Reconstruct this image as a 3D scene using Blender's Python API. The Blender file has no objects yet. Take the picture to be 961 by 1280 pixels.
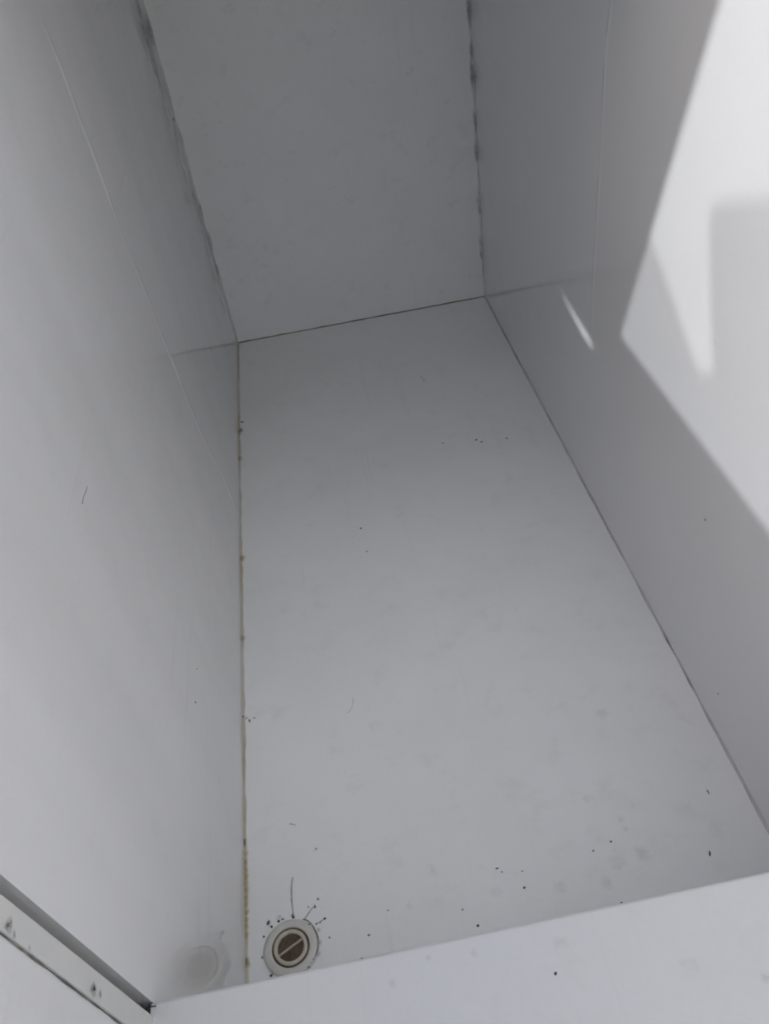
import bpy, bmesh, math, random
from mathutils import Vector, Matrix, noise
random.seed(7)
sc = bpy.context.scene
COL = sc.collection

# ------------------------------------------------------------------ camera frame
H = 1.0                                   # camera height above the locker floor (m)
DN = Vector((0.12882927, 0.74334487, 0.65638512))
FW = Vector((-0.14215441, -0.64122179, 0.75407343))
RT = Vector((0.98142506, -0.19045476, 0.02306162))
FPX = 1019.0
XL, XR, YF = -0.2377, 0.4074, 1.905       # left wall, right wall, far wall

def ray(px, py):
    v = Vector((px - 480.5, py - 640.0, FPX))
    return Vector((RT.dot(v), FW.dot(v), -DN.dot(v)))
def on_floor(px, py, z=0.0):
    r = ray(px, py); return Vector((0, 0, H)) + r * ((z - H) / r.z)
def on_left(px, py):
    r = ray(px, py); return Vector((0, 0, H)) + r * (XL / r.x)
def on_right(px, py):
    r = ray(px, py); return Vector((0, 0, H)) + r * (XR / r.x)
def on_far(px, py):
    r = ray(px, py); return Vector((0, 0, H)) + r * (YF / r.y)
TILT = 0.0717                              # the slot leans a little
def on_step(px, py):
    r = ray(px, py)                        # plane z = .3190 + .0165*(x-XL)
    t = (.3190 - .0165*XL - H) / (r.z - .0165*r.x)
    return Vector((0, 0, H)) + r * t

# ------------------------------------------------------------------ helpers
def tag(o, label=None, cat=None, group=None, kind=None):
    if label: o['label'] = label
    if cat: o['category'] = cat
    if group: o['group'] = group
    if kind: o['kind'] = kind
    return o
def empty(name, loc=(0, 0, 0)):
    o = bpy.data.objects.new(name, None); COL.objects.link(o); o.location = loc
    o.empty_display_size = .05
    return o
def obj(name, bm, mat, parent=None, smooth=False, bevel=0, loc=None):
    me = bpy.data.meshes.new(name)
    bmesh.ops.recalc_face_normals(bm, faces=bm.faces[:])
    if loc is not None:
        bmesh.ops.translate(bm, verts=bm.verts[:], vec=-Vector(loc))
    bm.to_mesh(me); bm.free()
    if smooth:
        for p in me.polygons: p.use_smooth = True
    o = bpy.data.objects.new(name, me); COL.objects.link(o)
    if loc is not None: o.location = loc
    me.materials.append(mat)
    if parent:
        o.parent = parent
        o.location = Vector(loc if loc is not None else (0, 0, 0)) - parent.location
    if bevel:
        b = o.modifiers.new('bevel', 'BEVEL'); b.width = bevel; b.segments = 3; b.limit_method = 'ANGLE'
    return o
def box(bm, x0, x1, y0, y1, z0, z1):
    vs = [bm.verts.new(p) for p in ((x0,y0,z0),(x1,y0,z0),(x1,y1,z0),(x0,y1,z0),(x0,y0,z1),(x1,y0,z1),(x1,y1,z1),(x0,y1,z1))]
    for f in ((0,3,2,1),(4,5,6,7),(0,1,5,4),(1,2,6,5),(2,3,7,6),(3,0,4,7)):
        bm.faces.new([vs[i] for i in f])
    return vs
def prism(bm, pts, axis, a, b):
    """pts 2-D polygon; axis 'x': pts are (y,z); axis 'z': pts are (x,y)."""
    def mk(p, v):
        return (v, p[0], p[1]) if axis == 'x' else ((p[0], p[1], v) if axis == 'z' else (p[0], v, p[1]))
    A = [bm.verts.new(mk(p, a)) for p in pts]; B = [bm.verts.new(mk(p, b)) for p in pts]
    bm.faces.new(A); bm.faces.new(B[::-1]); n = len(pts)
    for i in range(n): bm.faces.new((A[i], B[i], B[(i+1) % n], A[(i+1) % n]))
def lathe(bm, prof, seg=64, c=(0, 0, 0)):
    rings = []
    for r, z in prof:
        if r < 1e-6: rings.append([bm.verts.new((c[0], c[1], c[2]+z))])
        else: rings.append([bm.verts.new((c[0]+r*math.cos(2*math.pi*i/seg), c[1]+r*math.sin(2*math.pi*i/seg), c[2]+z)) for i in range(seg)])
    for a, b in zip(rings, rings[1:]):
        for i in range(seg):
            j = (i+1) % seg
            if len(a) == 1: bm.faces.new((a[0], b[i], b[j]))
            elif len(b) == 1: bm.faces.new((a[i], b[0], a[j]))
            else: bm.faces.new((a[i], b[i], b[j], a[j]))

# ------------------------------------------------------------------ materials
def new_mat(name):
    m = bpy.data.materials.new(name); m.use_nodes = True
    nt = m.node_tree; b = nt.nodes['Principled BSDF']
    return m, nt, b
def N(nt, t, **kw):
    n = nt.nodes.new(t)
    for k, v in kw.items():
        if k in n.inputs: n.inputs[k].default_value = v
        else: setattr(n, k, v)
    return n
def gelcoat(name, base=(.80, .794, .774), rough=.16, seed=0, wear=1.0, spec=.5, coat=0.0, cior=1.5, crough=.05, streak=0.0, scr=1.0):
    m, nt, b = new_mat(name); L = nt.links.new
    tc = N(nt, 'ShaderNodeTexCoord'); mp = N(nt, 'ShaderNodeMapping'); mp.inputs['Location'].default_value = (seed*3.1, seed*1.7, seed*.9)
    L(tc.outputs['Object'], mp.inputs['Vector'])
    n1 = N(nt, 'ShaderNodeTexNoise', Scale=3.5, Detail=4.0, Roughness=.55)
    n2 = N(nt, 'ShaderNodeTexNoise', Scale=26.0, Detail=6.0, Roughness=.65)
    n3 = N(nt, 'ShaderNodeTexNoise', Scale=240.0, Detail=3.0, Roughness=.6)
    for n in (n1, n2, n3): L(mp.outputs['Vector'], n.inputs['Vector'])
    r1 = N(nt, 'ShaderNodeValToRGB'); r1.color_ramp.elements[0].position = .35; r1.color_ramp.elements[1].position = .68
    d = [c*(1-.035*wear) for c in base]; d[2] *= .995
    r1.color_ramp.elements[0].color = (*d, 1); r1.color_ramp.elements[1].color = (*base, 1)
    L(n1.outputs['Fac'], r1.inputs['Fac'])
    # yellowish / greyish grime film in soft patches
    r2 = N(nt, 'ShaderNodeValToRGB'); r2.color_ramp.elements[0].position = .55; r2.color_ramp.elements[1].position = .78
    r2.color_ramp.elements[0].color = (0, 0, 0, 1); r2.color_ramp.elements[1].color = (.16*wear, .16*wear, .16*wear, 1)
    L(n2.outputs['Fac'], r2.inputs['Fac'])
    mx = N(nt, 'ShaderNodeMix', data_type='RGBA'); mx.inputs[7].default_value = (base[0]*.72, base[1]*.71, base[2]*.64, 1)
    L(r2.outputs['Color'], mx.inputs[0]); L(r1.outputs['Color'], mx.inputs[6])
    # tiny pale grain
    r3 = N(nt, 'ShaderNodeMapRange'); r3.inputs[1].default_value = .3; r3.inputs[2].default_value = .7; r3.inputs[3].default_value = .975; r3.inputs[4].default_value = 1.0
    L(n3.outputs['Fac'], r3.inputs[0])
    hs = N(nt, 'ShaderNodeHueSaturation'); 
    if streak:
        ms = N(nt, 'ShaderNodeMapping'); ms.inputs['Scale'].default_value = (1, 9, .8); L(mp.outputs['Vector'], ms.inputs['Vector'])
        ns = N(nt, 'ShaderNodeTexNoise', Scale=1.2, Detail=2.0, Roughness=.5); L(ms.outputs['Vector'], ns.inputs['Vector'])
        rs = N(nt, 'ShaderNodeMapRange'); rs.inputs[1].default_value = .35; rs.inputs[2].default_value = .65; rs.inputs[3].default_value = 1-streak; rs.inputs[4].default_value = 1.0
        L(ns.outputs['Fac'], rs.inputs[0]); mm = N(nt, 'ShaderNodeMath', operation='MULTIPLY'); L(rs.outputs[0], mm.inputs[0]); L(r3.outputs[0], mm.inputs[1])
        L(mm.outputs[0], hs.inputs['Value'])
    else:
        L(r3.outputs[0], hs.inputs['Value'])
    # fine rubbed scratches: only in the sheen and, faintly, in the tone
    wv = []
    for k, rot in enumerate(((.3, .2, .9), (1.1, .7, 2.2))):
        m5 = N(nt, 'ShaderNodeMapping'); m5.inputs['Rotation'].default_value = rot; m5.inputs['Scale'].default_value = (60, 2.2, 60 if k else 2.2); L(mp.outputs['Vector'], m5.inputs['Vector'])
        n5 = N(nt, 'ShaderNodeTexNoise', Scale=1.0, Detail=3.0); L(m5.outputs['Vector'], n5.inputs['Vector'])
        r5 = N(nt, 'ShaderNodeMapRange'); r5.inputs[1].default_value = .66; r5.inputs[2].default_value = .74; L(n5.outputs['Fac'], r5.inputs[0]); wv.append(r5)
    sc_ = N(nt, 'ShaderNodeMath', operation='MAXIMUM'); L(wv[0].outputs[0], sc_.inputs[0]); L(wv[1].outputs[0], sc_.inputs[1])
    sm = N(nt, 'ShaderNodeMath', operation='MULTIPLY'); sm.inputs[1].default_value = .22*scr; L(sc_.outputs[0], sm.inputs[0])
    ad = N(nt, 'ShaderNodeMath', operation='ADD'); L(sm.outputs[0], ad.inputs[1])
    SCR = (ad, sc_)
    hs.name = 'tone'
    L(mx.outputs[2], hs.inputs['Color'])
    dk = N(nt, 'ShaderNodeMix', data_type='RGBA'); dk.inputs[7].default_value = (base[0]*.86, base[1]*.86, base[2]*.85, 1)
    dm = N(nt, 'ShaderNodeMath', operation='MULTIPLY'); dm.inputs[1].default_value = .18*wear*scr; L(sc_.outputs[0], dm.inputs[0])
    L(dm.outputs[0], dk.inputs[0]); L(hs.outputs['Color'], dk.inputs[6])
    L(dk.outputs[2], b.inputs['Base Color'])
    rr = N(nt, 'ShaderNodeMapRange'); rr.inputs[1].default_value = .3; rr.inputs[2].default_value = .75; rr.inputs[3].default_value = rough; rr.inputs[4].default_value = rough+.13
    L(n2.outputs['Fac'], rr.inputs[0]); L(rr.outputs[0], ad.inputs[0]); L(ad.outputs[0], b.inputs['Roughness'])
    b.inputs['IOR'].default_value = 1.5
    b.inputs['Specular IOR Level'].default_value = spec
    b.inputs['Coat Weight'].default_value = coat; b.inputs['Coat Roughness'].default_value = crough; b.inputs['Coat IOR'].default_value = cior
    b1 = N(nt, 'ShaderNodeBump', Strength=.25, Distance=.0016); L(n1.outputs['Fac'], b1.inputs['Height'])
    b2 = N(nt, 'ShaderNodeBump', Strength=.16, Distance=.00012); L(n3.outputs['Fac'], b2.inputs['Height']); L(b1.outputs[0], b2.inputs['Normal'])
    L(b2.outputs[0], b.inputs['Normal'])
    return m
def plain(name, col, rough=.5, var=.15, scale=60, bump=.3):
    m, nt, b = new_mat(name); L = nt.links.new
    tc = N(nt, 'ShaderNodeTexCoord'); n = N(nt, 'ShaderNodeTexNoise', Scale=float(scale), Detail=5.0)
    L(tc.outputs['Object'], n.inputs['Vector'])
    r = N(nt, 'ShaderNodeValToRGB'); r.color_ramp.elements[0].position = .3; r.color_ramp.elements[1].position = .7
    r.color_ramp.elements[0].color = (*[c*(1-var) for c in col], 1); r.color_ramp.elements[1].color = (*[min(1, c*(1+var*.6)) for c in col], 1)
    L(n.outputs['Fac'], r.inputs['Fac']); L(r.outputs['Color'], b.inputs['Base Color'])
    b.inputs['Roughness'].default_value = rough
    bp = N(nt, 'ShaderNodeBump', Strength=bump, Distance=.0004); L(n.outputs['Fac'], bp.inputs['Height']); L(bp.outputs[0], b.inputs['Normal'])
    return m
def seam_mat(name, stops, scale=9, rough=.55, stretch=(1, 1, 1), alpha=None):
    """old sealant: colour wanders between the stops along the joint"""
    m, nt, b = new_mat(name); L = nt.links.new
    tc = N(nt, 'ShaderNodeTexCoord'); mp = N(nt, 'ShaderNodeMapping'); mp.inputs['Scale'].default_value = stretch
    n = N(nt, 'ShaderNodeTexNoise', Scale=float(scale), Detail=7.0, Roughness=.62)
    L(tc.outputs['Object'], mp.inputs['Vector']); L(mp.outputs['Vector'], n.inputs['Vector'])
    r = N(nt, 'ShaderNodeValToRGB'); e = r.color_ramp.elements
    e[0].position, e[0].color = stops[0][0], (*stops[0][1], 1)
    e[1].position, e[1].color = stops[-1][0], (*stops[-1][1], 1)
    for p, c in stops[1:-1]:
        x = e.new(p); x.color = (*c, 1)
    L(n.outputs['Fac'], r.inputs['Fac']); L(r.outputs['Color'], b.inputs['Base Color'])
    b.inputs['Roughness'].default_value = rough
    bp = N(nt, 'ShaderNodeBump', Strength=.5, Distance=.0008); L(n.outputs['Fac'], bp.inputs['Height']); L(bp.outputs[0], b.inputs['Normal'])
    return m
def stain_mat(name, col, strength=.5, scale=150.0, lo=.35, hi=.65):
    """a thin film of dirt: densest in the middle, broken up by noise, clear at its rim"""
    m, nt, b = new_mat(name); L = nt.links.new
    b.inputs['Base Color'].default_value = (*col, 1); b.inputs['Roughness'].default_value = .6
    at = N(nt, 'ShaderNodeAttribute', attribute_name='film_fill')
    tc = N(nt, 'ShaderNodeTexCoord'); n = N(nt, 'ShaderNodeTexNoise', Scale=scale, Detail=4.0)
    L(tc.outputs['Object'], n.inputs['Vector'])
    mr = N(nt, 'ShaderNodeMapRange'); mr.inputs[1].default_value = lo; mr.inputs[2].default_value = hi; L(n.outputs['Fac'], mr.inputs[0])
    mu = N(nt, 'ShaderNodeMath', operation='MULTIPLY'); L(at.outputs['Fac'], mu.inputs[0]); L(mr.outputs[0], mu.inputs[1])
    m2 = N(nt, 'ShaderNodeMath', operation='MULTIPLY'); m2.inputs[1].default_value = strength; L(mu.outputs[0], m2.inputs[0])
    L(m2.outputs[0], b.inputs['Alpha'])
    return m

M_floor = gelcoat('floor_gelcoat', base=(.93, .924, .896), rough=.30, seed=1, wear=1.6, spec=.35)
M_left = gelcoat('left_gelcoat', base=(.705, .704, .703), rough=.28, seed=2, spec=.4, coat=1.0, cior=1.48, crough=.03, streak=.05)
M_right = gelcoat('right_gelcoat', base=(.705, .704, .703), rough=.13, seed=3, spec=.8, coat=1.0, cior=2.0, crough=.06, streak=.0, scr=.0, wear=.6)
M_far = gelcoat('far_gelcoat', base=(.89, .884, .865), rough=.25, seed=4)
M_board = gelcoat('board_gelcoat', base=(.68, .676, .662), rough=.3, seed=5)
M_deck = gelcoat('deck_gelcoat', base=(.80, .794, .774), rough=.4, seed=6)
M_rail = plain('rail_plastic', (.56, .56, .54), rough=.35, var=.04, scale=30, bump=.1)
M_slot = plain('slot_inside', (.32, .32, .32), rough=.5, var=.08, scale=40)  # darker grey that deepens the shade inside the slot
M_flange = plain('flange_plastic', (.66, .64, .585), rough=.4, var=.06, scale=90, bump=.15)
M_inner = plain('collar_plastic', (.58, .53, .42), rough=.45, var=.12, scale=160)
M_seal = plain('ring_gunk', (.115, .085, .052), rough=.6, var=.4, scale=220)
M_cup = plain('drain_sludge', (.10, .068, .038), rough=.55, var=.45, scale=200, bump=.6)
M_bar = plain('cross_bar_plastic', (.50, .42, .33), rough=.5, var=.15, scale=180)
M_crumb = plain('black_crumb', (.06, .050, .037), rough=.8, var=.5, scale=900)
M_crumb2 = plain('grey_crumb', (.24, .215, .18), rough=.85, var=.4, scale=900)
M_hair = plain('dark_hair', (.06, .052, .042), rough=.5, var=.2, scale=300)
M_hair3 = plain('brown_hair', (.34, .33, .32), rough=.6)
M_hair2 = plain('pale_hair', (.44, .43, .42), rough=.6, var=.2, scale=300)
M_seamL = seam_mat('seam_ochre', [(.30, (.66, .64, .59)), (.44, (.58, .55, .48)), (.56, (.52, .47, .35)), (.68, (.30, .25, .15)), (.80, (.60, .57, .52))], scale=6, stretch=(1, .9, 1))
M_seamF = seam_mat('seam_brown', [(.30, (.22, .17, .11)), (.5, (.33, .27, .19)), (.7, (.12, .09, .06))], scale=12)
M_seamR = seam_mat('seam_grey', [(.34, (.20, .18, .15)), (.48, (.50, .48, .44)), (.62, (.60, .58, .54)), (.75, (.30, .27, .23))], scale=9)
M_caulk = seam_mat('mouldy_caulk', [(.28, (.56, .58, .57)), (.42, (.66, .665, .655)), (.56, (.72, .72, .70)), (.72, (.74, .74, .72))], scale=19, rough=.7)
M_caulkR = seam_mat('mouldy_caulk_dark', [(.30, (.40, .41, .40)), (.42, (.60, .605, .60)), (.56, (.73, .73, .71))], scale=24, rough=.7)
M_st_dark = stain_mat('mould_stain', (.05, .055, .05), .75, 190)
M_st_soft = stain_mat('scuff_stain', (.36, .35, .33), .15, 110, .25, .7)
M_st_damp = stain_mat('damp_film', (.36, .37, .36), .55, 60, .2, .75)
M_st_warm = stain_mat('rust_film', (.50, .40, .18), .6, 30, .0, .4)
M_st_pale = stain_mat('pale_scuff', (.93, .93, .92), .5, 70, .3, .6)

# ------------------------------------------------------------------ the locker
ZD0, ZD1 = 1.046, 1.05                     # thin unseen deck added above the locker
YN = -0.9                                 # near end of the locker, behind the camera
ZTOP = 1.9                                 # right wall added up past the deck to bounce sun inside
YO = 0.85                                 # far edge of the hatch opening
locker = empty('storage_locker', (0.085, .68, 0))
tag(locker, 'deep white moulded storage locker with glossy walls, open at the top', 'storage locker')

bm = bmesh.new(); box(bm, XL-.02, XR+.02, YN-.02, YF+.02, -.02, 0)
obj('floor_panel', bm, M_floor, locker)

def line1(z): return .2434 - TILT*(z-.58)   # far lip of the slot (left wall starts)
def line2(z): return .2325 - TILT*(z-.575)
def line3(z): return .2163 - .062*(z-.567)
bm = bmesh.new()
ZN = .965                                   # added notch at the wall's top, passing the slit's sun streak
prism(bm, [(line1(0), 0), (YF, 0), (YF, ZD0), (1.06, ZD0), (1.06, ZN), (.74, ZN), (.74, ZD0), (line1(ZD0), ZD0)], 'x', XL-.02, XL)
prism(bm, [(YN, 0), (line3(0), 0), (line3(ZD0), ZD0), (YN, ZD0)], 'x', XL-.02, XL)
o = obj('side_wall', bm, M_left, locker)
bm = bmesh.new(); box(bm, XR, XR+.02, YN, YF, 0, ZD0)
box(bm, XR, XR+.02, -2.0, 2.4, ZD0, ZTOP)
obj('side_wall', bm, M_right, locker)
bm = bmesh.new(); box(bm, XL-.02, XR+.02, YF, YF+.02, 0, ZD0)
obj('end_wall', bm, M_far, locker)
bm = bmesh.new(); box(bm, XL-.02, XR+.02, YN-.02, YN, 0, ZD0)
obj('end_wall', bm, M_far, locker)

# slotted rail for a removable divider
bm = bmesh.new()
P = .0025
prism(bm, [(line3(0)+.0003, 0.001), (line2(0), 0.001), (line2(ZD0-.002), ZD0-.002), (line3(ZD0-.002)+.0003, ZD0-.002)], 'x', XL-.0185, XL+P)
rail = obj('slot_rail', bm, M_rail, locker, bevel=.0006)
tag(rail, 'pale upright rail beside the dark slot in the left wall')
bm = bmesh.new()
prism(bm, [(line3(0), 0.001), (line1(0)+.004, 0.001), (line1(ZD0-.002)+.004, ZD0-.002), (line3(ZD0-.002), ZD0-.002)], 'x', XL-.030, XL-.0205)
obj('slot_back', bm, M_slot, locker)
# black sealant line along the rail's near side
def tube(bm, pts, r, seg=6, jitter=0.0, flat=None):
    pts = [Vector(p) for p in pts]; rings = []
    for i, p in enumerate(pts):
        d = (pts[min(i+1, len(pts)-1)] - pts[max(i-1, 0)]).normalized()
        u = d.orthogonal().normalized() if flat is None else (flat - d*flat.dot(d)).normalized(); v = d.cross(u)
        rr = (r[i] if isinstance(r, list) else r) * (1 + jitter*random.uniform(-1, 1))
        rings.append([bm.verts.new(p + (u*math.cos(2*math.pi*k/seg) + v*math.sin(2*math.pi*k/seg))*rr) for k in range(seg)])
    for a, b in zip(rings, rings[1:]):
        for k in range(seg): bm.faces.new((a[k], a[(k+1) % seg], b[(k+1) % seg], b[k]))
    bm.faces.new(rings[0][::-1]); bm.faces.new(rings[-1])
M_black = seam_mat('grimy_joint', [(.3, (.05, .045, .04)), (.5, (.15, .14, .12)), (.68, (.42, .41, .38))], scale=38)
bm = bmesh.new(); pts = []; rs = []
for i in range(91):
    z = .05 + i*.0108
    pts.append((XL+.0004, line3(z)-.0001, z)); rs.append(.0006*(1+1.3*noise.noise((0, 3, z*45))))
tube(bm, pts, rs, 6)
obj('sealant_bead', bm, M_black, locker, smooth=True)['label'] = 'grimy dark joint line along the rail'

# shallow ridges standing in for reflected light lines on both walls
def ridge(pix, fn, sx, mat, h0, br):
    """a very shallow rounded welt, its height fading in and out"""
    P_ = [fn(*p) for p in pix]
    pts = []
    for a, b in zip(P_, P_[1:]):
        for k in range(12): pts.append(a.lerp(b, k/12))
    pts.append(P_[-1])
    bm = bmesh.new(); rows = []
    n = len(pts)
    for i, p in enumerate(pts):
        f = .5+.5*math.tanh(5*(noise.noise((p.z*9, 2.2*sx, 1))+br)) ; f *= min(1, i/10, (n-1-i)/10)
        w = .0065+.002*noise.noise((p.z*20, 5, sx)); r_ = []
        for k in range(9):
            u = -1+k/4
            r_.append(bm.verts.new(p + Vector((sx*(.0001 + (h0*f+.00002)*math.cos(u*math.pi/2)**2 - (.0002 if abs(u) == 1 else 0)), u*w, 0))))
        rows.append(r_)
    for r, q in zip(rows, rows[1:]):
        for k in range(8): bm.faces.new((r[k], r[k+1], q[k+1], q[k]))
    return obj('reflection_ridge', bm, mat, locker, smooth=True)
ridge([(52, 22), (75, 80), (112, 180), (160, 310), (185, 372), (205, 425), (220, 462), (240, 513), (258, 555), (280, 597), (297, 640)], on_left, 1, M_left, .0011, .15)
ridge([(770, -60), (757, 60), (751, 175), (745, 280), (741, 345), (738, 420)], on_right, -1, M_right, .0009, .0)

# sealant in the corners -------------------------------------------------
def corner_bead(name, A, B, wa, wb, na, nb, mat, seg=160, jag=.35, freq=30, label=None, lift=.0004):
    """a thin fillet from A to B; wa / wb are width functions on the two faces, na / nb unit vectors into those faces"""
    bm = bmesh.new(); rows = []
    for i in range(seg+1):
        t = i/seg; p = A.lerp(B, t)
        a = wa(t)*(1+jag*noise.noise((t*freq, 1.3, 0))*2); b = wb(t)*(1+jag*noise.noise((t*freq, 7.7, 0))*2)
        a = max(a, .0005); b = max(b, .0005)
        rows.append([bm.verts.new(p + na*a + nb*lift*.3), bm.verts.new(p + na*a*.45 + nb*min(b*.35, .003)), bm.verts.new(p + na*min(a*.35, .003) + nb*b*.45), bm.verts.new(p + nb*b + na*lift*.3)])
    for r, s in zip(rows, rows[1:]):
        for k in range(3): bm.faces.new((r[k], r[k+1], s[k+1], s[k]))
    o = obj(name, bm, mat, locker, smooth=True)
    if label: o['label'] = label
    return o
X, Y, Z = Vector((1, 0, 0)), Vector((0, 1, 0)), Vector((0, 0, 1))
cl = Vector((XL, YF, 0)); cr = Vector((XR, YF, 0))
corner_bead('sealant_bead', Vector((XL, .27, 0)), cl, lambda t: .0031, lambda t: .0026, X, Z, M_seamL, 300, .30, 60, 'thin ochre sealant line between floor and left wall')
corner_bead('sealant_bead', cl, cr, lambda t: .0028, lambda t: .0022, -Y, Z, M_seamF, 160, .3, 25, 'thin brown sealant line between floor and far wall')
corner_bead('sealant_bead', Vector((XR, YN, 0)), cr, lambda t: .0020, lambda t: .0020, -X, Z, M_seamR, 300, .4, 60, 'thin grey sealant line between floor and right wall')
corner_bead('sealant_bead', cl+Z*.003, cl+Z*ZD0, lambda t: .010+.075*min(1, max(0, (t-.05)*1.6)), lambda t: .002+.003*t, -Y, X, M_caulk, 220, .35, 26, 'wide mouldy caulk smear up the far left corner')
corner_bead('sealant_bead', cr+Z*.003, cr+Z*ZD0, lambda t: .006+.016*t, lambda t: .002+.003*t, -Y, -X, M_caulkR, 220, .55, 24, 'dark mouldy caulk up the far right corner')

# stains -----------------------------------------------------------------
def frame_of(plane):
    return {'F': (X, Y, Z), 'L': (Y, Z, X), 'R': (Y, Z, -X), 'B': (X, Y, Z), 'W': (X, Z, -Y)}[plane]
FN = {'F': on_floor, 'L': on_left, 'R': on_right, 'B': on_step, 'W': on_far}
def stain(plane, px, py, pr, mat, el=1.0, ang=0.0, h=.0006, parent=None, name='stain'):
    u, v, n = frame_of(plane); c = FN[plane](px, py) + n*h
    s = (c - Vector((0, 0, H))).length / FPX
    bm = bmesh.new(); lay = bm.verts.layers.float.new('film_fill')
    cv = bm.verts.new(c); cv[lay] = 1.0
    prev = None; NS = 20; rings = []
    ca, sa = math.cos(ang), math.sin(ang)
    sd = random.random()*50
    for q, d in ((.45, .75), (.75, .35), (1.0, 0.0)):
        ring = []
        for k in range(NS):
            a = 2*math.pi*k/NS
            rr = pr*s*q*(1+.45*noise.noise((math.cos(a)*1.3+sd, math.sin(a)*1.3, q)))
            x, y = rr*math.cos(a)*el, rr*math.sin(a)
            vv = bm.verts.new(c + u*(x*ca-y*sa) + v*(x*sa+y*ca)); vv[lay] = d; ring.append(vv)
        rings.append(ring)
    for k in range(NS): bm.faces.new((cv, rings[0][k], rings[0][(k+1) % NS]))
    for a, b in zip(rings, rings[1:]):
        for k in range(NS): bm.faces.new((a[k], b[k], b[(k+1) % NS], a[(k+1) % NS]))
    return obj(name, bm, mat, parent or locker)
# mould along the far corners
for px, py, r, el in ((186, 38, 12, 1.2), (199, 68, 6, .6), (205, 85, 6, .6), (214, 122, 7, .35), (226, 172, 8, .35), (236, 200, 6, .5), (240, 245, 9, .7), (250, 262, 8, .6), (262, 300, 9, .7), (271, 341, 8, 1.1), (298, 414, 6, .4)):
    stain('L', px-2, py, r*1.5, M_st_dark, el*1.5, 0, .006)
for px, py, r in ((170, 10, 16), (178, 45, 16), (188, 75, 15), (196, 108, 15), (205, 140, 14), (214, 170, 14), (222, 200, 14), (231, 232, 14), (240, 262, 13), (250, 292, 13), (259, 322, 12), (268, 350, 11), (276, 378, 9)):
    stain('L', px, py, r*1.25, M_st_damp, 2.2, 1.2, .0056)
for px, py, r in ((586, 14, 9), (589, 62, 6), (591, 92, 10), (594, 148, 6), (595, 192, 8), (597, 252, 4), (599, 263, 4), (599, 300, 4), (600, 316, 5)):
    stain('R', px+3, py, r*1.5, M_st_dark, 1.6, 0, .006)
for px, py, r in ((337, 1156, 3.5), (350, 1150, 3.5), (399, 1165, 3), (401, 1180, 3), (399, 1195, 3), (367, 1147, 3), (341, 1219, 3), (306, 1052, 3), (309, 899, 3)):
    stain('F', px, py, r, M_st_dark, 1, 0, .0052 if px > 320 else .004)
# faint marks on floor, walls and step
for px, py, r in ((775, 1025, 5), (781, 1037, 4), (770, 1078, 12), (735, 998, 6), (752, 892, 9), (620, 1115, 8), (758, 1103, 10), (512, 1132, 5), (395, 1062, 5), (540, 1088, 7), (700, 1110, 9), (530, 476, 4), (497, 634, 3), (800, 1066, 9)):
    stain('F', px, py, r, M_st_soft, random.uniform(.6, 1.6), random.uniform(0, 3))
for px, py, r in ((263, 808, 3), (277, 995, 5), (98, 728, 3), (250, 1190, 6), (272, 1166, 4)):
    stain('L', px, py, r, M_st_soft)
for px, py, r, n_ in ((3, 1159, 8, 2), (9, 1170, 4, 1), (28, 1186, 3, 1), (110, 1238, 7, 2), (118, 1244, 4, 1), (171, 1254, 6, 2)):
    for k in range(n_): stain('L', px+k, py+k, r-k*2, M_st_dark, 1.3, .5, .0042)  # last entry darkens the shaded hole at the slot's foot
for px, py, r in ((777, 630, 7), (897, 867, 4), (881, 650, 4), (842, 556, 5), (893, 427, 5)):
    stain('R', px, py, r, M_st_soft)
for px, py, r in ((300, 540, 7), (299, 575, 6), (302, 700, 7), (306, 1070, 6), (306.2, 1079, 6), (306.4, 1088, 6), (306.6, 1097, 6), (306.8, 1106, 6), (307, 1115, 6), (307, 1124, 6), (307.3, 1133, 6), (307.5, 1142, 6), (307.8, 1151, 5), (308, 1160, 5), (308, 1170, 5), (309, 1205, 7), (303, 800, 6)):
    stain('F', px+1, py, r, M_st_warm, .7, 0, .0045)

# ------------------------------------------------------------------ moulded step at the near end
def step_z(x): return .3190 + .0165*(x-XL)
bm = bmesh.new()
rad = .004
prof = [(YN, 0), (.262, 0), (.262, -rad)]
rows = []
for x in (XL+.0002, XR-.0002):
    zt = step_z(x); r_ = []
    r_.append((x, YN, .0)); r_.append((x, .2615, .0))
    for k in range(7):
        a = math.radians(90*k/6)
        r_.append((x, .2615-rad+rad*math.cos(a), zt-rad+rad*math.sin(a)))
    r_.append((x, YN, zt))
    rows.append([bm.verts.new(p) for p in r_])
n_ = len(rows[0])
for i in range(n_): bm.faces.new((rows[0][i], rows[0][(i+1) % n_], rows[1][(i+1) % n_], rows[1][i]))
bm.faces.new(rows[0]); bm.faces.new(rows[1][::-1])
o = obj('step', bm, M_board, locker, smooth=False); o['label'] = 'raised white step across the near end of the locker'
for px, py, r in ((490, 1230, 6), (592, 1192, 6), (958, 1222, 8), (957, 1225, 5), (535, 1197, 4), (210, 1257, 3), (860, 1210, 12), (700, 1180, 10)):
    stain('B', px, py, r, M_st_soft, 1, 0, .0006, locker)

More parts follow.
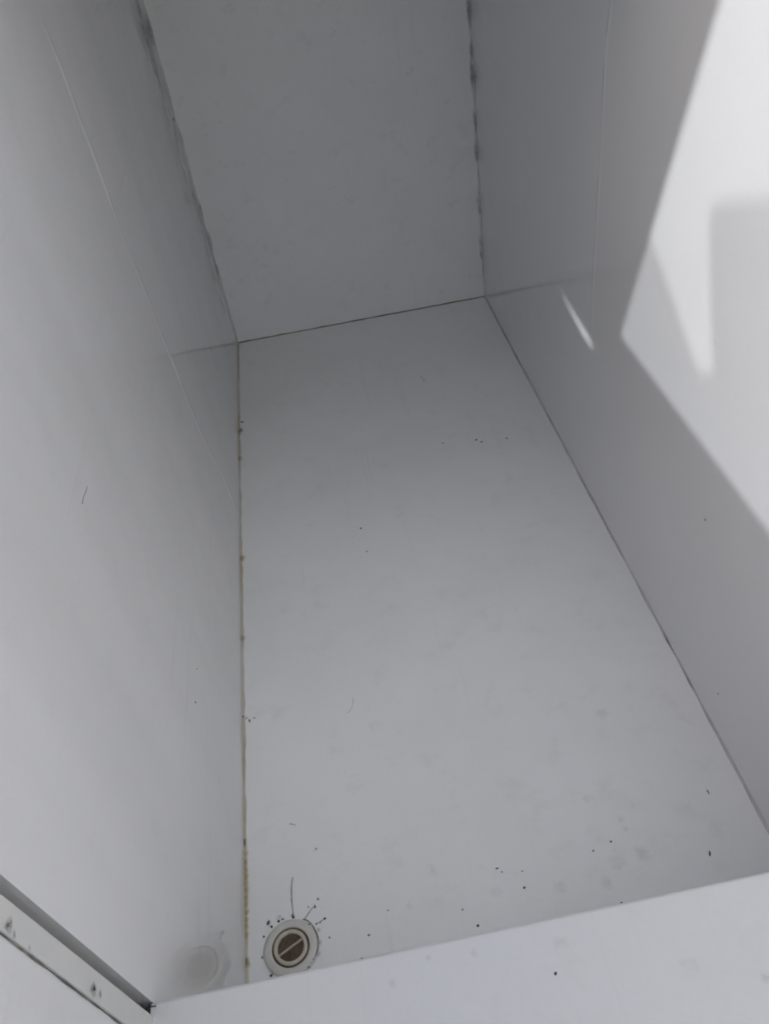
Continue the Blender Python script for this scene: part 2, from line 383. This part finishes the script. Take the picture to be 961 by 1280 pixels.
# ------------------------------------------------------------------ drain
dc = on_floor(363.3, 1184, .004); dc.z = 0
drain = empty('drain_fitting', dc)
tag(drain, 'round white drain fitting with a brown throat in the locker floor', 'drain')
bm = bmesh.new(); lathe(bm, [(.0330, .0002), (.0328, .0014), (.0315, .0034), (.0285, .0043), (.0240, .0046), (.0226, .0040), (.0226, .0012)], 72)
f = obj('flange', bm, M_flange, None, smooth=True); f.parent = drain
bm = bmesh.new(); lathe(bm, [(.0232, .0008), (.0232, .0024), (.0190, .0024), (.0190, .0008)], 72)
f = obj('seal_ring', bm, M_seal, None, smooth=False); f.parent = drain
f['label'] = 'dark brown ring round the drain throat'
bm = bmesh.new(); lathe(bm, [(.0199, .0008), (.0201, .0044), (.0194, .0050), (.0166, .0050), (.0158, .0044), (.0156, .0006)], 72)
f = obj('collar', bm, M_inner, None, smooth=True); f.parent = drain
bm = bmesh.new(); lathe(bm, [(.0162, .0018), (.010, .0014), (.004, .0011), (0, .0011)], 48)
f = obj('throat', bm, M_cup, None, smooth=True); f.parent = drain
f['label'] = 'brown sludge filled throat of the drain'
p1 = on_floor(348.5, 1196, .004)-dc; p2 = on_floor(378, 1174, .004)-dc; p1.z = p2.z = 0
d = (p2-p1).normalized(); q = Vector((-d.y, d.x, 0)); ln = .0160; w = .0011
bm = bmesh.new(); pts = [-d*ln-q*w, d*ln-q*w, d*ln+q*w, -d*ln+q*w]
prism(bm, [(p.x, p.y) for p in pts], 'z', .0008, .0043)
f = obj('cross_bar', bm, M_bar, None, bevel=.0004); f.parent = drain

# ------------------------------------------------------------------ dirt and hairs
def crumb(plane, px, py, w, h, label, group, mat=M_crumb, ang=0.0, name='dirt_speck', lift=.0):
    w *= .66; h *= .62 if plane != 'B' else .42
    u, v, n = frame_of(plane); c = FN[plane](px, py) + n*lift
    s = (c - Vector((0, 0, H))).length / FPX
    bm = bmesh.new(); bmesh.ops.create_icosphere(bm, subdivisions=2, radius=1)
    sd = random.random()*90; ca, sa = math.cos(ang), math.sin(ang)
    for vt in bm.verts:
        k = 1+.55*noise.noise(vt.co*1.4+Vector((sd, 0, 0)))
        x, y, z = vt.co.x*w*.5*s*k, vt.co.y*h*.5*s*k*1.3, (vt.co.z+.6)*min(w, h)*.22*s*k
        vt.co = c + u*(x*ca-y*sa) + v*(x*sa+y*ca) + n*z
    o = obj(name, bm, mat, None, smooth=True, loc=c)
    return tag(o, label, 'dirt speck', group)
def hair(plane, pix, r, label, group=None, mat=M_hair, name='hair', cat='hair', lift=.0006):
    n = frame_of(plane)[2]
    P_ = [FN[plane](*p) + n*lift for p in pix]; pts = []
    for i in range(len(P_)-1):
        p0, p1, p2, p3 = P_[max(i-1, 0)], P_[i], P_[i+1], P_[min(i+2, len(P_)-1)]
        for k in range(6):
            t = k/6
            pts.append(.5*((2*p1)+(p2-p0)*t+(2*p0-5*p1+4*p2-p3)*t*t+(3*p1-p0-3*p2+p3)*t**3))
    pts.append(P_[-1])
    bm = bmesh.new(); tube(bm, pts, r, 5, .3)
    c = P_[0]
    return tag(obj(name, bm, mat, None, smooth=True, loc=c), label, cat, group)

GF = 'dirt specks scattered on the locker floor'
specks = [
 ('F', 595, 550, 4.5, 3, 'black speck on the far part of the floor, left one of a close pair', M_crumb, 0),
 ('F', 601.5, 552.5, 5, 2.5, 'flat black speck on the far part of the floor, right one of a close pair', M_crumb, 0),
 ('F', 553.5, 554, 3.5, 2.2, 'faint grey speck to the left of the close pair on the far floor', M_crumb2, 0),
 ('F', 633, 548, 4, 3, 'grey speck to the right of the close pair on the far floor', M_crumb2, 0),
 ('F', 451, 660.5, 3.4, 3.2, 'lone round black speck in the middle of the floor', M_crumb, 0),
 ('F', 458.5, 689.5, 2.6, 3, 'small speck just below the lone black speck mid floor', M_crumb, 0),
 ('F', 303, 528.5, 6, 3, 'dark crumb stuck on the ochre joint at the far left of the floor', M_crumb, 0),
 ('F', 884.5, 990, 2, 7, 'thin upright dark fleck near the right edge of the floor', M_crumb, .1),
 ('F', 886.5, 1067, 3, 7, 'short slanted dark fleck near the step in the right corner of the floor', M_crumb, -.4),
 ('F', 763, 1052, 4, 2.6, 'dark speck beside a faint grey smudge right of the floor centre', M_crumb, .3),
 ('F', 741, 1063.5, 4, 2.6, 'brownish speck left of the speck beside the smudge', M_crumb2, .2),
 ('F', 621, 1085.5, 6, 2, 'thin flat dark fleck on the near floor', M_crumb, 0),
 ('F', 627, 1090, 3, 2, 'tiny speck touching the thin flat fleck on the near floor', M_crumb2, 0),
 ('F', 655, 1109.5, 5, 3, 'dark speck right of the thin flat fleck', M_crumb, .3),
 ('F', 652.5, 1089, 3, 2, 'faint grey speck above the dark speck on the near floor', M_crumb2, 0),
 ('F', 597, 1157, 4.5, 4, 'dark round speck close above the step edge near its middle', M_crumb, 0),
 ('F', 578, 1137, 3.5, 2.4, 'small brownish speck above the round one near the middle of the step', M_crumb2, 0),
 ('F', 461, 1169, 4, 2.4, 'small dark speck on the floor a little right of the drain', M_crumb, 0),
 ('F', 485, 1138, 3, 2, 'faint dot on the floor above and right of the drain', M_crumb2, 0),
 ('F', 776.5, 1128.5, 4, 2.4, 'speck touching the top edge of the step toward its right end', M_crumb, 0),
 ('F', 395, 1061, 2.6, 2.6, 'faint dot above the long hair at the drain', M_crumb2, 0),
 ('F', 452, 1198.5, 6, 2, 'flat dark speck at the step edge right of the drain', M_crumb, 0),
 ('F', 304, 897, 5, 3.4, 'dark crumb against the left joint, first of the small cluster half way down', M_crumb, .4),
 ('F', 312, 901, 2.6, 6, 'small upright crumb in the middle of the cluster beside the left joint', M_crumb, .2),
 ('F', 318, 897.5, 3, 2.6, 'small pale crumb at the right of the cluster beside the left joint', M_crumb2, 0),
 ('F', 306, 1056, 3, 12, 'long dark crumb wedged in the left joint above the ochre stretch', M_crumb, -.15),
 ('F', 303.5, 1050, 2.5, 7, 'smaller crumb leaning on the long one in the left joint', M_crumb2, .6),
 ('F', 308.5, 1203, 4, 9, 'brown clot in the left joint beside the drain', M_crumb2, 0),
]
for pl, px, py, w, h, lab, m, a in specks: crumb(pl, px, py, w, h, lab, GF, m, a, lift=.002 if px < 310 else 0)
GD = 'dirt specks round the rim of the drain'
rim = [
 (335.5, 1153.5, 4, 6, 'larger of the two black crumbs off the upper left of the drain rim', M_crumb, -.4),
 (339.5, 1158.5, 4, 4.5, 'smaller black crumb touching the upper left of the drain rim', M_crumb, .4),
 (348.5, 1151.5, 5, 3.4, 'black clot on the rim at the top left of the drain', M_crumb, .5),
 (353.5, 1149, 5, 2.2, 'thin black clot on the rim next to the top left clot', M_crumb, .1),
 (366.8, 1146.8, 4.5, 3.4, 'black clot at the top of the drain where the long hair ends', M_crumb, 0),
 (330, 1170.8, 3, 3, 'round black dot on the floor left of the drain', M_crumb, 0),
 (328, 1197, 2.6, 4, 'grey dot on the floor lower left of the drain', M_crumb2, 0),
 (339, 1219.5, 5, 3, 'dark clot below the drain by the step edge', M_crumb, 0),
 (393.8, 1133.5, 2.6, 5, 'black crumb at the tip of the dotted streak above the drain', M_crumb, 0),
 (385.5, 1134, 2.5, 2.5, 'faint dot left of the tip of the dotted streak', M_crumb2, 0),
 (397.5, 1124, 4, 3.2, 'faint grey dot beyond the tip of the dotted streak', M_crumb2, .6),
 (395.5, 1155, 2.8, 2.8, 'first dot of the row running right from the drain rim', M_crumb2, 0),
 (400.5, 1153.2, 2.6, 2.4, 'second dot of the row running right from the drain rim', M_crumb2, 0),
 (406, 1148.3, 4, 3, 'last and darkest dot of the row running right from the drain rim', M_crumb, .6),
 (397, 1189.5, 2.6, 3, 'dark dot on the right rim of the drain', M_crumb, 0),
 (395.5, 1194, 3, 2.4, 'lower dot on the right rim of the drain', M_crumb2, 0),
 (386, 1209.5, 5, 3.2, 'dark clot at the lower right rim of the drain', M_crumb, .7),
 (381.5, 1211.5, 4, 2.4, 'thin clot next to the lower right clot of the drain', M_crumb, .3),
 (412, 1172, 3, 3, 'faint grey dot on the floor right of the drain', M_crumb2, 0),
 (387, 1156.5, 3, 2.4, 'small black clot on the upper right rim where the dark arc starts', M_crumb, -.6),
]
for px, py, w, h, lab, m, a in rim:
    on_rim = (on_floor(px, py)-dc).length < .0335
    crumb('F', px, py, w, h, lab, GD, m, a, lift=.0026 if on_rim else 0)
GW = 'dirt specks on the locker walls'
crumb('L', 246.3, 836, 2.2, 3, 'tiny black speck on the left wall above the slanted fleck', GW)
crumb('L', 244.5, 878, 3, 7.5, 'slanted black fleck on the left wall', GW, M_crumb, .3)
crumb('R', 881, 650, 5, 3.4, 'grey speck on the shaded right wall just below the sunlit patch', GW, M_crumb2)
crumb('R', 897, 867, 3, 3, 'faint speck low on the right wall above the floor joint', GW, M_crumb2)
crumb('L', 213.5, 149.5, 5, 4, 'dark speck on the caulk high in the far left corner', GW, M_crumb, lift=.005)
crumb('B', 694, 1217, 4, 7, 'slanted dark fleck on the top of the near step', None, M_crumb, -.6)
crumb('L', 2, 1158, 7, 6, 'dark clot of grime beside the rail at the left edge of the photo', 'grime clots along the rail', M_crumb2, 0, lift=.0036)
crumb('L', 6, 1168, 5, 3, 'small clot on the joint just under the clot at the photo edge', 'grime clots along the rail', M_crumb, -.8)
crumb('L', 111, 1238, 8, 4, 'dark clot of grime on the rail near its lower end', 'grime clots along the rail', M_crumb2, -.8, lift=.0036)
crumb('L', 172, 1255, 4, 4, 'dark spot standing in for the shaded hole at the bottom of the open slot above the step', 'grime clots along the rail', M_crumb, 0)  # dark colour stands in for the shaded hole ending the slot

hair('F', [(366, 1097), (364.6, 1110), (364.8, 1125), (366.2, 1138), (366.8, 1147)], .00042, 'longest dark hair standing out from the top of the drain', 'hairs round the drain')
hair('F', [(381, 1149), (385, 1143), (389, 1137), (392.5, 1133.5)], .00036, 'short dark hair slanting up right from the drain rim', 'hairs round the drain')
hair('F', [(396, 1155), (401, 1152), (406, 1148)], .0003, 'fine hair joining the row of dots right of the drain', 'hairs round the drain')
hair('F', [(379, 1150.3), (384, 1151.5), (389.5, 1156), (394, 1163), (397.5, 1171), (398.6, 1179), (397.5, 1188), (394, 1197), (389, 1205), (383, 1211)], .0006, 'dark curved streak of dirt lying along the right rim of the drain', 'hairs round the drain', lift=.0030)  # thin tube draws the arc of dirt on the rim
hair('F', [(362, 1030), (366, 1030.5), (370, 1032)], .0005, 'short faint hair on the floor above the drain', 'fine hairs on floor and walls', M_hair2)
hair('F', [(433, 892), (438, 888), (441, 880), (441, 872)], .0003, 'very faint curved hair in the middle of the floor', 'fine hairs on floor and walls', M_hair2)
hair('F', [(525, 470), (529, 474), (531, 476)], .0005, 'tiny pale thread on the far floor', 'fine hairs on floor and walls', M_hair2)
hair('L', [(108.5, 608), (107, 615), (104, 622), (102.5, 630)], .00034, 'fine dark hair stuck on the left wall', 'fine hairs on floor and walls', M_hair3)
hair('B', [(184.5, 1262), (185, 1267), (184, 1271)], .0005, 'short dark crack in the corner where step meets rail', 'crack lines on the step', lift=.001)  # thin dark tubes draw the crack at this joint
hair('B', [(186, 1259), (190, 1258.6), (196, 1258)], .0005, 'dark crack along the left end of the step edge', 'crack lines on the step', lift=.001)

# ------------------------------------------------------------------ deck added over the locker to shape the light, outside the frame
bm = bmesh.new()
box(bm, -2.2, XL, -2.0, .76, ZD0, ZD1)
box(bm, XL, XR, -2.0, YN, ZD0, ZD1)
box(bm, XL, XR, YO, 2.4, ZD0, ZD1)
# left of the locker, with an added tapering slit that throws the sun streak
SL = [(-.3150, .800), (-.3215, .838), (-.2972, .99)]
SR = [(-.3075, .800), (-.3005, .838), (-.2948, .99)]
prism(bm, [(-2.2, .76), (SL[0][0], .76)]+SL+[(-2.2, .99)], 'z', ZD0, ZD1)
prism(bm, [(SR[0][0], .76), (XL, .76), (XL, .99)]+SR[::-1], 'z', ZD0, ZD1)
box(bm, SL[0][0], SR[0][0], .76, .80, ZD0, ZD1)
box(bm, -2.2, XL, .99, 2.4, ZD0, ZD1)
tag(obj('added_deck', bm, M_deck), kind='structure')

# added unseen smoked panel: its notched top dims part of the sunlit patch
SD = Vector((.957, .403, -1.0))
XS = -.60
def to_screen(px, py):
    p = on_right(px, py); t = (p.x-XS)/SD.x
    q = p - SD*t; return (q.y, q.z)
m, nt, b = new_mat('smoked_acrylic')
nt.nodes.remove(b)
tr = N(nt, 'ShaderNodeBsdfTransparent'); tr.inputs[0].default_value = (.62, .62, .63, 1)
gl = N(nt, 'ShaderNodeBsdfGlossy'); gl.inputs['Roughness'].default_value = .02
fr = N(nt, 'ShaderNodeFresnel'); mx = N(nt, 'ShaderNodeMixShader')
mx.inputs[0].default_value=.06; nt.links.new(tr.outputs[0], mx.inputs[1]); nt.links.new(gl.outputs[0], mx.inputs[2])
nt.links.new(mx.outputs[0], nt.nodes['Material Output'].inputs['Surface'])
M_smoke = m
# added unseen blocker: its raked edge throws the left edge of the sunlit patch
e1, e2 = to_screen(900, 0), to_screen(775, 420)
def RAKE(z): return e1[0] + (e2[0]-e1[0])*(z-e1[1])/(e2[1]-e1[1])
HT = 2.3
bm = bmesh.new()
HY0, HY1, HZ0, HZ1 = .655, .88, 1.325, 1.405   # added hole feeding sun to the deck slit
F_ = bm.faces.new; V_ = lambda y, z: bm.verts.new((XS, y, z))
for q in ([(RAKE(1.051), 1.051), (2.4, 1.051), (2.4, HZ0), (RAKE(HZ0), HZ0)],
          [(RAKE(HZ0), HZ0), (HY0, HZ0), (HY0, HZ1), (RAKE(HZ1), HZ1)],
          [(HY1, HZ0), (2.4, HZ0), (2.4, HZ1), (HY1, HZ1)],
          [(RAKE(HZ1), HZ1), (2.4, HZ1), (2.4, HT), (RAKE(HT), HT)]):
    F_([V_(*p) for p in q])
bmesh.ops.remove_doubles(bm, verts=bm.verts[:], dist=1e-5)
blocker = empty('added_sun_blocker', (XS, 1.4, 1.051))
tag(blocker, 'unseen white panel with a raked edge, added left of the locker opening to block sun', 'added_sun_blocker')
o = obj('blocker_panel', bm, M_deck, blocker)
md = o.modifiers.new('thickness', 'SOLIDIFY'); md.thickness = .004; md.offset = 0
poly = [to_screen(*p) for p in ((812, 296), (832, 350), (856, 420), (872, 464), (890, 466), (888, 400), (885, 270), (891, 256), (905, 251), (961, 247))]
y_end, z_end = poly[-1]
y0 = poly[0][0]
poly = [(RAKE(1.052)-.002, 1.052), (RAKE(poly[0][1])-.002, poly[0][1]-.0)] + poly + [(-.9, z_end+.10), (-.9, 1.052)]
zmin = min(p[1] for p in poly)
print('windscreen z range', zmin, max(p[1] for p in poly), [tuple(round(c, 3) for c in p) for p in poly])
screen = empty('added_sun_screen', (XS, 0, 1.052))
tag(screen, 'unseen smoked acrylic panel added left of the locker opening to dim the sunlit patch', 'added_sun_screen')
M_SCREEN_POLY = poly
bm = bmesh.new(); me = bpy.data.meshes.new('sun_dimming_pane')
vs = [bm.verts.new((XS, y, z)) for y, z in poly]
bm.faces.new(vs)
obj('sun_dimming_pane', bm, M_smoke, screen)

# ------------------------------------------------------------------ light
w = bpy.data.worlds.new('World'); sc.world = w; w.use_nodes = True
nt = w.node_tree; bg = nt.nodes['Background']
sky = nt.nodes.new('ShaderNodeTexSky'); sky.sky_type = 'NISHITA'; sky.sun_disc = False; sky.dust_density = 3.0; sky.air_density = 1.0; sky.ozone_density = 1.0
el = math.atan2(1.0, math.hypot(SD.x, SD.y)); sky.sun_elevation = el
# direction toward the sun: (-.957, -.403); sky rotation is measured clockwise from +Y
sky.sun_rotation = math.atan2(-SD.x, -SD.y) % (2*math.pi)
nt.links.new(sky.outputs[0], bg.inputs[0]); bg.inputs[1].default_value = .135
su = bpy.data.lights.new('sun', 'SUN'); su.energy = 2.65; su.angle = math.radians(.8); su.color = (.955, .972, 1.0)
so = bpy.data.objects.new('sun', su); COL.objects.link(so)
so.rotation_euler = SD.to_track_quat('-Z', 'Y').to_euler(); so.location = (-2, -1, 3)

# ------------------------------------------------------------------ camera
cd = bpy.data.cameras.new('camera'); cam = bpy.data.objects.new('camera', cd); COL.objects.link(cam)
cd.sensor_fit = 'VERTICAL'; cd.sensor_height = 24; cd.sensor_width = 18; cd.lens = 24*FPX/1280
cd.clip_start = .01; cd.clip_end = 100
cx = Vector((RT.x, FW.x, -DN.x)); cy = -Vector((RT.y, FW.y, -DN.y)); cz = -Vector((RT.z, FW.z, -DN.z))
M = Matrix((cx, cy, cz)).transposed().to_4x4(); M.translation = Vector((0, 0, H))
cam.matrix_world = M
sc.camera = cam
sc.view_settings.view_transform = 'Standard'; sc.view_settings.look = 'None'
sc.view_settings.exposure = 0.71; sc.view_settings.gamma = 1
sc.cycles.max_bounces = 24; sc.cycles.diffuse_bounces = 16; sc.cycles.glossy_bounces = 8; sc.cycles.transparent_max_bounces = 16
sc.cycles.filter_width = 1.9
sc.cycles.use_denoising = True
